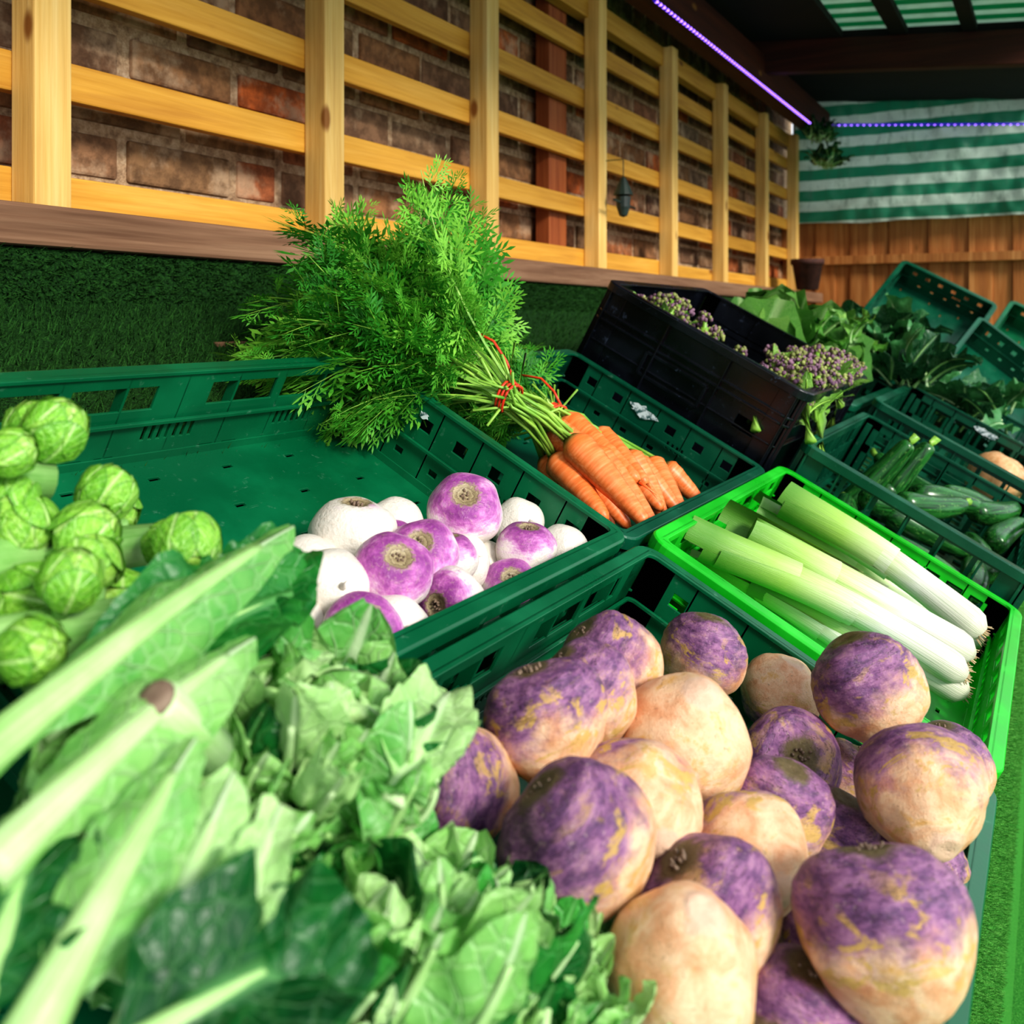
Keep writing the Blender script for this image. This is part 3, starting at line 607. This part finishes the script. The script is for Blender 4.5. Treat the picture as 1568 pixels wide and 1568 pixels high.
def bunch(tie,car,dir_,up_,nfr,Lr,spread,seed,name='carrot_bunch'):
    e=empty(name); rg=random.Random(seed); T=Vector(tie)
    mb=MB()
    for k,(A,B,r) in enumerate(car): carrot(mb,G(A),G(B),r,seed+k)
    mb.obj('carrot_roots',[M_CARROT],parent=e)
    mb=MB()
    for k,(A,B,r) in enumerate(car):
        A=G(A)
        for q in range(7):
            o=Vector([rg.uniform(-.008,.008) for _ in range(3)]); pp=T+Vector([rg.uniform(-.014,.014) for _ in range(3)]); en=pp+(Vector(dir_)*.1+Vector([rg.uniform(-.04,.04) for _ in range(3)]))
            tube(mb,[A+o*.6,(A+o).lerp(pp,.5)+TN*.006,pp,en],[.0026,.0024,.0022,.0018],6,0)
    mb.obj('carrot_stalks',[M_STEM],parent=e)
    mb=MB(); d=Vector(dir_).normalized(); a=d.cross(Vector((0,0,1))).normalized(); b2=d.cross(a)
    for w in range(3):
        ps=[T+d*(w*.005-.005+.003*math.sin(k))+(a*math.cos(k*.5236)*.021+b2*math.sin(k*.5236)*.019) for k in range(13)]
        tube(mb,ps,.0018,6,0,cap=False)
    ps=[T+TN*.02,T+TN*.035+d*.02,T+TN*.045+d*.05+a*.004,T+TN*.04+d*.085]; tube(mb,ps,.0018,6,0)
    mb.obj('rubber_band',[M_BAND],parent=e)
    for k in range(nfr):
        u1=rg.gauss(0,1);u2=rg.gauss(0,1); u1=max(-1.7,min(1.7,u1)); u2=max(-1.5,min(1.5,u2))
        dd=(d+a*u1*spread[0]+Vector(up_)*u2*spread[1]).normalized()
        L=rg.uniform(*Lr)*(1-.12*abs(u1)); n_=Vector((rg.uniform(-1,1),-.7+rg.uniform(-.7,.7),.8))
        M=frame(T+Vector([rg.uniform(-.012,.012) for _ in range(3)]),dd,n_)@Matrix.Scale(L,4)
        mkobj('leaf_frond_%d'%(k+1),FR[rg.randrange(8)],M,e)
CB=[((1149,663,-10),(1174,549,-20),.023),((1139,633,-35),(1103,521,-50),.021),((1133,623,0),(1114,478,-30),.023),((1185,607,-15),(1164,480,-45),.021),((1197,627,-40),(1176,510,-70),.02),((1216,677,-10),(1190,532,-15),.021),((1150,650,-50),(1130,515,-65),.02)]
bunch(W(1.05,.69,.03),CB,Vector((-.02,.25,.17)),(0,-.3,1),135,(.2,.40),(.34,.34),11)
CB2=[((1247,609,-30),(1245,500,-50),.02),((1274,591,-20),(1247,491,-60),.02),((1350,576,-35),(1311,485,-60),.02),((1400,567,-45),(1420,485,-70),.018),((1300,585,-30),(1300,485,-60),.019),((1260,640,-15),(1225,530,-25),.02)]
bunch(W(1.2,.68,-.01),CB2,Vector((.04,.3,.08)),(0,-.3,1),50,(.18,.28),(.28,.2),31)
# ================= LEAVES
def leaf(mb,P0,P1,nrm,Wd,curl=-.8,cup=.25,ruf=.12,seed=0,pet=.15,rr=.006,nl=26,nw=7,mats=(0,1),rnd=.5,wp=.7,fl=.6,base=.12,wr=1.):
    P0=Vector(P0);P1=Vector(P1); ch=(P1-P0).length; sp_=[];ang=0;p=Vector((0,0))
    for i in range(nl+1):
        t=i/nl; ang=curl*(t**1.2); sp_.append((p.copy(),ang)); p=p+Vector((math.cos(ang),math.sin(ang)))/nl
    e=sp_[-1][0]; s_=ch/max(e.length,.25); ph=math.atan2(e.y,e.x)
    M=frame(P0,P1-P0,nrm)@Matrix.Rotation(ph,4,'Y')
    vs=[];uv=[];fs=[];rp=[];rad=[]
    for i,(q,a) in enumerate(sp_):
        t=i/nl; x,z=q.x*s_,q.y*s_; tt=max(0,(t-pet)/(1-pet)); w=Wd*max(base,math.sin(math.pi*min(1,tt**.75*.93+.04))**wp if tt>0 else base)
        if t>.97: w*=.5
        nx,nz=-math.sin(a),math.cos(a)
        for j in range(-nw,nw+1):
            s=j/nw; rf=ruf*Wd*abs(s)**1.6*(math.sin(t*13+seed*1.7+(2. if s>0 else 0))+.6*math.sin(t*29+seed*3+s*2))
            wn=mn.noise(Vector((t*5,s*2.2,seed*2.3)))*.22+mn.noise(Vector((t*11,s*5,seed*1.3)))*.12
            off=cup*w*abs(s)**1.5*2+rf*(w/Wd)+wr*w*wn*min(1,abs(s)*2.5)
            ed=1+.10*mn.noise(Vector((t*14,seed*1.1,1 if s>0 else 5)))
            vs.append((x+nx*off+.3*rf,s*w*ed*(1-.2*cup),z+nz*off)); uv.append((s,t,0))
        rp.append((x-nx*rr*.2,0,z-nz*rr*.2)); rad.append(max(rr*(1-.85*t),.0008))
    m=2*nw+1
    for i in range(nl):
        for j in range(m-1): o=i*m+j; fs.append((o,o+1,o+m+1,o+m))
    mb.add(vs,fs,mats[0],uv,M,rnd)
    k=int(nl*.92); tmp=MB(); tube(tmp,rp[:k],rad[:k],10,0,flat=fl); mb.add(tmp.v,tmp.f,mats[1],tmp.uv,M,rnd)
LM=[M_LEAFD,M_LEAFL,M_RIB,M_CUT,M_CURD]
def headcluster(name,c,axis,Rr,n1,n2,seed,light=.6,curd=True,w1=(.36,.56)):
    rg=random.Random(seed); mb=MB(); c=Vector(c); axis=Vector(axis).normalized()
    e1=axis.cross(Vector((1,0,0.1))).normalized(); e2=axis.cross(e1)
    if curd:
        for k in range(60):
            a=rg.uniform(0,6.28); q=rg.random()**.5; pp=c+(e1*math.cos(a)+e2*math.sin(a))*q*Rr*.6+axis*Rr*(.3*(1-q*q))
            tmp=MB(); lathe(tmp,[(0,-1),(.7,-.7),(1,0),(.7,.7),(0,1)],8,4,.2,2,k); mb.add(tmp.v,tmp.f,4,None,Matrix.Translation(pp)@Matrix.Scale(Rr*.14,4))
    for k in range(n1):
        a=k*2.399+rg.uniform(-.2,.2); rd=e1*math.cos(a)+e2*math.sin(a)
        P0=c-axis*Rr*.9+rd*Rr*.15; ln=rg.uniform(.8,1.3)*Rr
        P1=c+rd*Rr*rg.uniform(.6,1.0)+axis*ln*.7
        lt=rg.random()<light
        leaf(mb,P0,P1,-rd+axis*.1,Rr*rg.uniform(*w1),curl=rg.uniform(-.2,1.6),cup=rg.uniform(.1,.5),ruf=rg.uniform(.15,.35),seed=seed+k,rr=Rr*.09,mats=(1 if lt else 0,2),rnd=rg.random(),base=.3,wp=.5,wr=1.5)
    for k in range(n2):
        a=rg.uniform(0,6.28); rd=e1*math.cos(a)+e2*math.sin(a); q=rg.uniform(.05,.95)
        P0=c-axis*Rr*.1+rd*Rr*q*.85; P1=P0+(axis*rg.uniform(.4,.85)+rd*rg.uniform(-.5,.45)+e1*rg.uniform(-.3,.3)+e2*rg.uniform(-.3,.3))*Rr
        leaf(mb,P0,P1,-rd+axis*rg.uniform(-.3,.5),Rr*rg.uniform(.14,.32),curl=rg.uniform(-1.,3.),cup=rg.uniform(.0,.8),ruf=rg.uniform(.25,.6),seed=seed+50+k,rr=Rr*.06,nl=18,nw=6,mats=(1 if rg.random()<.9 else 0,2),rnd=.25+.75*rg.random(),base=.4,wr=2.2,wp=.4)
    return mb.obj(name,LM)
headcluster('cauliflower',G((382,394,44)),(.1,-.35,1),.07,12,76,1,.85)
headcluster('cauliflower',G((366,299,22)),(.3,-.3,1),.066,10,56,2,.6)
headcluster('cauliflower',G((470,265,-20)),(.5,-.2,1),.048,10,50,5,.6,w1=(.3,.42))
headcluster('cauliflower',G((296,404,20)),(-.1,-.35,1),.068,12,40,3,.8)
headcluster('cauliflower',G((466,400,-10)),(.3,-.1,1),.05,10,34,4,.7,w1=(.3,.42))
headcluster('cauliflower',G((300,330,30)),(.1,-.35,1),.06,10,40,7,.6)
headcluster('cauliflower',G((402,250,2)),(.3,-.35,1),.056,8,60,9,.6,w1=(.3,.42))
mb=MB()
def LP(A,B,W_,curl,mi,rr=.007,cup=.2,ruf=.2,rnd=.6,nrm=None,**k):
    sd_=A[0]*.013; A=G(A);B=G(B); n_=Vector(nrm) if nrm else (VIEW(A)*.7+Vector((0,0,.6))); leaf(mb,A,B,n_,W_,curl,cup,ruf,seed=sd_,rr=rr,mats=(mi,2),rnd=rnd,**k)
LP((210,439,90),(398,474,130),.018,-.4,1,.0095,cup=-.5,base=.4,rnd=.3,fl=.75)
LP((267,464,60),(410,455,100),.035,-.7,0,.006,rnd=.6)
LP((197,399,90),(334,427,115),.02,-.6,1,.009,cup=-.4,base=.4,rnd=.5,fl=.75)
LP((183,347,80),(266,390,120),.017,-.5,1,.0095,cup=-.3,base=.4,rnd=.4,fl=.75)
LP((211,332,70),(268,370,120),.02,-.5,1,.007,cup=-.2,base=.3,rnd=.7)
LP((230,322,95),(273,349,120),.012,-.4,1,.008,cup=.2,base=.6,rnd=.8,fl=.8)
LP((246,276,88),(236,335,98),.034,-.9,0,.005,rnd=.35,wp=.5)
LP((184,327,88),(270,305,98),.032,-.7,0,.005,rnd=.25,wp=.5)
LP((175,362,70),(224,407,85),.03,-.5,0,.007,rnd=.3)
LP((358,341,80),(434,367,90),.024,-1.,1,.006,rnd=.8)
LP((356,463,70),(419,474,108),.03,-.9,0,.006,rnd=.5)
A=G((300,402,85));B=G((270,417,114)); dv=(B-A).normalized()
tube(mb,[A,B-dv*.002,B],[.010,.0098,.0085],14,2,.7); tube(mb,[B,B+dv*.002,B+dv*.003],[.0085,.008,.004],14,3)
mb.obj('cauliflower_leaves',LM)
# ================= SPROUTS / CABBAGES
def capleaf(mb,cdir,ang,Rd,flare,ruf,seed,mat=0,rnd=.5,rings=7,seg=22,M=None):
    cd=Vector(cdir).normalized(); up=Vector((0,0,1)); tdir=(up-cd*up.dot(cd)); 
    if tdir.length<.01: tdir=Vector((1,0,0))
    tdir.normalize(); sd=cd.cross(tdir); vs=[];uv=[];fs=[]
    vs.append(cd*Rd); uv.append((0,.45,0))
    for i in range(1,rings+1):
        r=i/rings
        for k in range(seg):
            a=2*math.pi*k/seg; an=ang*r; d=cd*math.cos(an)+(tdir*math.cos(a)+sd*math.sin(a))*math.sin(an)
            rr_=Rd*(1+flare*r**4+ruf*r**2*math.sin(5*a+seed)+.5*ruf*r*r*math.sin(11*a+seed*2)); vs.append(d*rr_); uv.append((r*math.sin(a),.45+.5*r*math.cos(a),0))
    for k in range(seg): fs.append((0,1+k,1+(k+1)%seg))
    for i in range(rings-1):
        for k in range(seg): o=1+i*seg; fs.append((o+k,o+seg+k,o+seg+(k+1)%seg,o+(k+1)%seg))
    mb.add(vs,fs,mat,uv,M,rnd)
def ballhead(seed,mats,nl=10,name='sprout',flare=.12,ruf=.03,grow=.16,loose=0,tight=False):
    rg=random.Random(seed); mb=MB(); lathe(mb,smoothprof([(0,-.9),(.6,-.7),(.9,0),(.6,.75),(0,.9)],10),18,0,.1,2,seed,rnd=.7)
    for k in range(nl):
        q=k/nl; a=k*2.4+rg.uniform(-.2,.2); el=R((62-72*q if tight else 55-55*q)+rg.uniform(-8,8)); cd=(math.cos(a)*math.cos(el),math.sin(a)*math.cos(el),math.sin(el))
        capleaf(mb,cd,R(rg.uniform(42,52) if tight else rg.uniform(52,68)),.9+grow*q,flare*(.4+q),ruf*(.4+q),seed+k,0,rnd=.95-.7*q+rg.uniform(-.1,.1))
    for k in range(loose):
        a=k*2.1; el=R(-15); cd=(math.cos(a)*math.cos(el),math.sin(a)*math.cos(el),math.sin(el)); capleaf(mb,cd,R(42),1.1,.35,.08,seed+k,0,rnd=.3)
    tube(mb,[(0,0,-1.25),(0,0,-.8)],[.25,.35],8,1)
    return mb.mesh(name,mats)
SPM=[ballhead(s,[M_SPR,M_RIB],15,'sprout',.07,.015,.12,0,True) for s in range(5)]
def stalk(p0,p1,seed,n,rs=.0185,out=.034):
    e=empty('brussels_sprout_stalk'); rg=random.Random(seed); p0=G(p0);p1=G(p1); ax=(p1-p0); d=ax.normalized(); a=d.cross(Vector((0,0,1))).normalized(); b2=a.cross(d)
    mb=MB(); tube(mb,[p0,p0.lerp(p1,.5),p1],[.017,.016,.013],12,0); mb.obj('stalk',[M_RIB],parent=e)
    for k in range(n):
        t=(k+.5)/n; an=k*2.399+rg.uniform(-.2,.2); rd=(a*math.cos(an)+b2*math.sin(an)); c=p0+ax*t+rd*(out+rg.uniform(-.003,.006))
        mkobj('sprout_%d'%(k+1),SPM[rg.randrange(5)],zframe(c,rd+d*.3+Vector([rg.uniform(-.3,.3) for _ in range(3)]),rg.uniform(0,6),rs*rg.uniform(.75,1.1)),e)
stalk((180,725,20),(400,665,25),1,20); stalk((190,605,45),(440,590,28),2,24); stalk((195,535,50),(405,520,40),3,20,.0175); stalk((250,660,75),(372,628,62),4,12,.017)
CBM=[ballhead(20+s,[M_CAB,M_RIB],9,'cabbage',.35,.10,.16,3) for s in range(2)]
for (a_,b_,h_,r_) in ((2.36,.74,.07,.075),(2.50,.60,.08,.065),(2.56,.78,.08,.07),(2.70,.68,.08,.075),(2.3,.58,.05,.06)):
    p=W(a_,b_,h_); mkobj('cabbage',CBM[rng.randrange(2)],zframe(p,(rng.uniform(-.5,.1),-.4,.8),rng.uniform(0,6),r_))
def greens(name,c,n,L,Wd,seed,mats,spread=1.):
    rg=random.Random(seed); mb=MB()
    for k in range(n):
        P0=Vector(c)+Vector((rg.uniform(-.18,.18),rg.uniform(-.1,.1),rg.uniform(-.02,.03)))*spread
        d=Vector((rg.uniform(-1,1),rg.uniform(-1,.6),rg.uniform(.1,.9))).normalized()
        leaf(mb,P0,P0+d*L*rg.uniform(.6,1.1),Vector((rg.uniform(-.5,.5),rg.uniform(-.8,.2),1)),Wd*rg.uniform(.6,1.1),curl=rg.uniform(-1.6,-.3),cup=.15,ruf=.25,seed=seed+k,rr=.005,nl=16,nw=5,rnd=rg.random(),wp=.5)
    return mb.obj(name,mats)
greens('spring_greens',W(3.08,.60,.06),46,.17,.06,3,[M_KALE,M_RIB]); greens('spring_greens',W(2.86,.44,.08),26,.15,.055,4,[M_KALE,M_RIB],.6)
greens('spring_greens',W(2.55,.60,.10),24,.09,.045,14,[M_CAB,M_RIB],.8)
greens('kale_bunch',W(3.15,.27,.03),30,.16,.05,6,[M_KALE,M_RIB])
# ================= PURPLE BROCCOLI
def broccoli(seed):
    rg=random.Random(seed); mb=MB(); tube(mb,[(0,0,-.09),(.006,0,-.05),(0,0,0)],[.0075,.0065,.005],8,0)
    for h_ in range(8):
        a=h_*.9; ro=.022 if h_%2 else .015; c=Vector((ro*math.cos(a),ro*math.sin(a),rg.uniform(-.016,.004))) if h_ else Vector((0,0,.012))
        tube(mb,[(0,0,-.045),c],[.004,.003],6,0)
        for k in range(22):
            z=rg.uniform(-.2,1); b_=rg.uniform(0,6.28); s_=math.sqrt(max(0,1-z*z)); p=c+Vector((s_*math.cos(b_),s_*math.sin(b_),z))*.008; r_=rg.uniform(.002,.0036)
            tmp=MB(); lathe(tmp,[(0,-1),(.8,-.5),(.8,.5),(0,1)],6); mb.add(tmp.v,tmp.f,1,None,Matrix.Translation(p)@Matrix.Scale(r_,4),rg.random())
    for k in range(3):
        a=rg.uniform(0,6.28); d=Vector((math.cos(a),math.sin(a),.8)); leaf(mb,(0,0,-.05),Vector((0,0,-.05))+d*.042,(-d.x,-d.y,1),.008,-.7,.1,.2,k,rr=.002,nl=10,nw=3,mats=(2,0),rnd=.9)
    return mb.mesh('broccoli_spear',[M_STEM,M_BUD,M_CAB])
BM=[broccoli(s) for s in range(3)]
e=empty('purple_sprouting_broccoli'); brp=[(1703,757,118),(1790,720,105),(1740,780,115),(1690,790,110),(1737,537,120),(1814,515,128),(1930,600,90),(1772,500,122),(1900,530,135),(1980,515,138),(2060,515,130),(1850,560,115),(1820,640,75),(1740,640,70),(2090,500,130),(2020,500,138),(1900,500,130),(1690,510,105),(1680,740,100),(2000,560,120),(1670,560,95),(1950,500,140),(1860,510,130),(1720,500,118)]
for k,p in enumerate(brp):
    mkobj('broccoli_spear_%d'%(k+1),BM[k%3],zframe(G(p),(rng.uniform(-.9,.6),rng.uniform(-.8,.2),.6),rng.uniform(0,6),rng.uniform(1.2,1.6)),e)
# ================= COURGETTES, SQUASH
def courg(seed):
    mb=MB(); ks=[(0,-1.),(.14,-.98),(.23,-.85),(.25,-.4),(.22,.1),(.19,.5),(.15,.76),(.08,.84)]
    lathe(mb,smoothprof(ks,24),20,0,.02,2,seed); tube(mb,[(0,0,.8),(.0,0,.88),(.01,.01,1.02)],[.1,.07,.08],7,1)
    for i,p in enumerate(mb.v): mb.v[i]=(p[0]+.12*p[2]**2,p[1],p[2])
    return mb.mesh('courgette',[M_COUR,M_STEM])
CM=[courg(s) for s in range(3)]
cl=[(1.90,.33,.01,(.1,-.2,.9)),(1.96,.30,.015,(.1,-.1,1)),(1.95,.22,-.0,(1,-.6,.2)),(2.04,.2,.01,(.9,-.8,.1)),(2.13,.17,.01,(1,-.9,0)),(1.87,.2,-.03,(.5,-1,.0)),(2.02,.33,-.03,(1,.2,0)),(1.75,.2,-.05,(.2,1,0)),(1.83,.12,-.04,(1,.1,0)),(2.12,.3,-.02,(.5,1,0)),(1.95,.13,-.03,(1,.3,0)),(1.76,.34,-.05,(1,.1,0)),(2.07,.1,-.0,(1,-.2,.2)),(1.88,.27,-.02,(.8,-.5,.1)),(2.15,.12,.015,(.8,-.3,.1))]
for i,(a_,b_,h_,d) in enumerate(cl):
    dv=Matrix.Rotation(AL,3,'X')@Vector(d); mkobj('courgette',CM[i%3],zframe(W(a_,b_,h_),dv,rng.uniform(0,6),.095))
mb=MB(); lathe(mb,smoothprof([(0,-1),(.45,-.92),(.62,-.6),(.52,-.2),(.36,.1),(.33,.5),(.3,.85),(.12,.97)],26),26,0,.04,2,1); tube(mb,[(0,0,.94),(0,.0,1.08)],[.08,.06],7,1); sq=mb.mesh('squash',[M_SQ,M_CUT])
for (a_,b_,h_,d) in ((2.52,.13,.02,(1,-.5,.1)),(2.7,.15,.0,(1,.2,.1))):
    mkobj('butternut_squash',sq,zframe(W(a_,b_,h_),Matrix.Rotation(AL,3,'X')@Vector(d),rng.uniform(0,6),.10))
# ================= small things
mb=MB(); lx,ly=2.66,1.11
tube(mb,[(lx,ly,Z+.40),(lx,ly,Z+.47)],.0015,5); lathe(mb,[(0,.42),(.008,.415),(.028,.37),(.03,.365),(.0,.36)],12,0,0,1,0,Matrix.Translation((lx,ly,Z)))
lathe(mb,[(0,.362),(.022,.36),(.02,.33),(.012,.305),(0,.30)],12,0,0,1,0,Matrix.Translation((lx,ly,Z))); tube(mb,[(lx-.07,ly,Z+.345),(lx+.09,ly,Z+.335)],.0035,6)
tube(mb,[(lx,ly,Z+.47),(lx,1.164,Z+.47)],.0015,5)
mb.obj('hanging_bird_feeder',[M_MET],smooth=False)
greens('hanging_plant',(4.95,1.0,Z+.76),70,.10,.022,9,[M_KALE,M_RIB],.45); greens('hanging_plant',(4.9,1.02,Z+.88),60,.10,.022,12,[M_KALE,M_RIB],.45)
mb=MB(); lathe(mb,[(0,0),(.05,0),(.07,.12),(.078,.12),(.078,.145),(.066,.145),(.06,.11),(0,.11)],20,0,0,1,0,Matrix.Translation((4.75,1.04,Z+.143))); 
mb.obj('plant_pot',[M_POT])
def label(a,b,h,la,lb,lh):
    mb=MB(); rg=random.Random(int(a*100)); vs=[(0,math.cos(k*.314)*lb*(.55+.45*rg.random()),math.sin(k*.314)*lh*(.5+.5*rg.random())) for k in range(20)]
    vs2=[(p[0]-.0006,p[1],p[2]) for p in vs]; mb.add(vs+vs2,[tuple(range(20)),tuple(range(39,19,-1))]+[(k,(k+1)%20,20+(k+1)%20,20+k) for k in range(20)]); mb.obj('paper_label',[M_LABEL],MT(a,b,h),smooth=False)
label(1.5582,.68,-.035,.001,.032,.012); label(.9685,.74,-.02,.001,.008,.006); label(2.853,.22,.055,.001,.04,.012)
